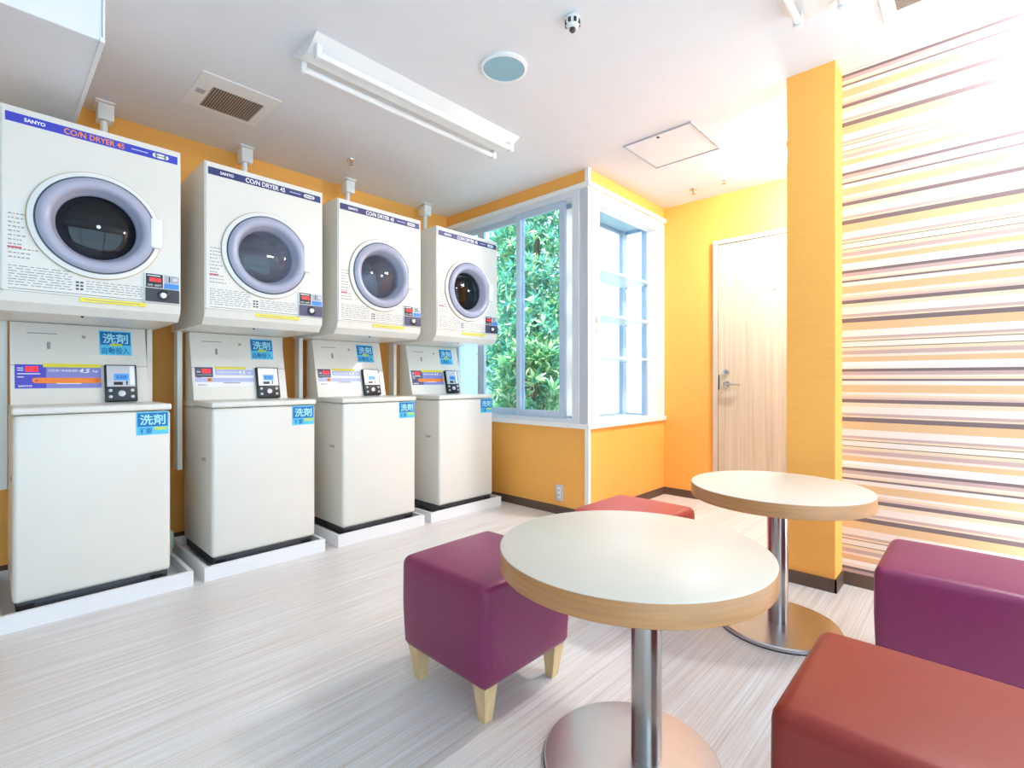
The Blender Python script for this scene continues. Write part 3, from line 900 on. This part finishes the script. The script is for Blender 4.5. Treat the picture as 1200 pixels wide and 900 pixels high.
    # rear supports reaching down beside the washer
    for x in (.008, .565):
        bm = bmesh.new(); box(bm, x, x + .026, .54, .575, .49 - zb, 1.275 - zb, .003); box(bm, x + (.0 if x < .1 else .022), x + (.004 if x < .1 else .026), .575, .61, .49 - zb, 1.275 - zb)
        link('support_post', bm, M['cream'], t)
    bm = bmesh.new(); lathe(bm, [(.005, .0), (.004, .004)], FR((.25, .07, 0)), 10); link('screw', bm, M['grille'], t)
    return t
for i in range(4):
    dryer(i)

# ------------------------------------------------------------------ wall outlet
t = thing('power_outlet', (BX, 2.283, .16), 'small wall socket plate low on the orange wall under the window', 'socket')
bm = bmesh.new(); box(bm, -.008, 0, -.036, .036, -.06, .06, .003); link('plate', bm, M['silver'], t, True)
bm = bmesh.new(); box(bm, -.011, -.008, -.014, .014, -.04, .04, .002); link('insert', bm, M['white_trim'], t, True)
for z in (.02, -.015):
    bm = bmesh.new()
    box(bm, -.0125, -.011, -.007, -.004, z - .007, z + .007); box(bm, -.0125, -.011, .004, .007, z - .007, z + .007)
    link('socket', bm, M['gap'], t)

# ------------------------------------------------------------------ tables
def table(x, y, r, off, label):
    t = thing('round_table', (x, y, 0), label, 'table', 'round pedestal tables')
    Z = UP
    bm = bmesh.new(); lathe(bm, [(.0, .5705), (r - .003, .5705), (r - .001, .569), (r - .001, .567)], Z, 96); link('tabletop', bm, M['laminate'], t, True)
    bm = bmesh.new(); lathe(bm, [(r - .03, .517), (r - .002, .517), (r, .519), (r, .566), (r - .001, .5675), (r - .03, .5675)], Z, 96); link('edge_band', bm, M['edge_wood'], t, True)
    bm = bmesh.new(); lathe(bm, [(.222, .0), (.226, .003), (.226, .014), (.222, .018), (.05, .02), (.0, .02)], Z, 96); link('base_plate', bm, M['base_steel'], t, True)
    bm = bmesh.new(); lathe(bm, [(.2265, .0), (.2275, .0), (.2275, .004), (.2265, .004)], Z, 96, True); link('base_rim', bm, M['black'], t, True)
    pm = Matrix.Translation((off[0], off[1], 0))
    bm = bmesh.new(); lathe(bm, [(.039, .02), (.039, .505), (.039, .517)], pm, 48); link('pole', bm, M['steel'], t, True)
    bm = bmesh.new(); lathe(bm, [(.1, .509), (.1, .517), (.04, .517)], pm, 32); link('mounting_plate', bm, M['black'], t, True)
    return t
rx, ry = math.sin(TH), -math.cos(TH)
table(1.159, .666, .342, (.04 * rx, .04 * ry), 'round cream-topped pedestal table in the foreground, beside the plum stool')
table(2.219, .605, .330, (0, 0), 'round cream-topped pedestal table standing in front of the orange pillar')

# ------------------------------------------------------------------ stools
def stool(x0, x1, y0, y1, m, label):
    xc, yc = (x0 + x1) / 2, (y0 + y1) / 2
    t = thing('cube_stool', (xc, yc, 0), label, 'stool', 'upholstered cube stools')
    a, b = (x1 - x0) / 2, (y1 - y0) / 2
    bm = bmesh.new()
    box(bm, -a, a, -b, b, .108, .412, .03, 5)
    # softly crowned seat, pinched lower edge
    bmesh.ops.subdivide_edges(bm, edges=[e for e in bm.edges if e.calc_length() > .2], cuts=5, use_grid_fill=True)
    for v in bm.verts:
        u = (1 - (v.co.x / a) ** 2) * (1 - (v.co.y / b) ** 2)
        if v.co.z > .40:
            v.co.z += .008 * u
        k = 1 - .025 * max(0, (.25 - v.co.z) / .15) + .006 * (1 - ((v.co.z - .26) / .15) ** 2)
        v.co.x *= k; v.co.y *= k
    body = link('seat_block', bm, m, t, True)
    # seam piping along the upright corners
    for sx in (-1, 1):
        for sy in (-1, 1):
            bm = bmesh.new()
            q = .0095
            tube(bm, [(sx * (a - q) * .978, sy * (b - q) * .978, .125), (sx * (a - q) * .995, sy * (b - q) * .995, .2), (sx * (a - q), sy * (b - q), .28), (sx * (a - q), sy * (b - q), .375), (sx * (a - q - .005), sy * (b - q - .005), .394)], .0022, 6)
            link('seam', bm, m, body, True)
            bm = bmesh.new()
            tx, ty = sx * (a - .045), sy * (b - .045)
            top = [(tx - .026, ty - .026), (tx + .026, ty - .026), (tx + .026, ty + .026), (tx - .026, ty + .026)]
            ex, ey = sx * (a - .05), sy * (b - .05)
            bot = [(ex - .015, ey - .015), (ex + .015, ey - .015), (ex + .015, ey + .015), (ex - .015, ey + .015)]
            va = [bm.verts.new((p[0], p[1], .112)) for p in top]; vb = [bm.verts.new((p[0], p[1], 0.0)) for p in bot]
            bm.faces.new(va); bm.faces.new(vb)
            for k in range(4):
                bm.faces.new((va[k], va[(k + 1) % 4], vb[(k + 1) % 4], vb[k]))
            link('leg', bm, M['leg_wood'], t)
    return t
stool(.962, 1.372, 1.012, 1.424, M['plum'], 'plum cube stool on pale wooden legs, nearest the washing machines')
stool(1.85, 2.265, .96, 1.372, M['rose'], 'dusty red cube stool mostly hidden behind the foreground table')
stool(1.925, 2.345, -.165, .25, M['plum'], 'plum cube stool by the striped wall at the right edge')
stool(.972, 1.378, -.13, .282, M['red'], 'brick red cube stool in the bottom right corner')
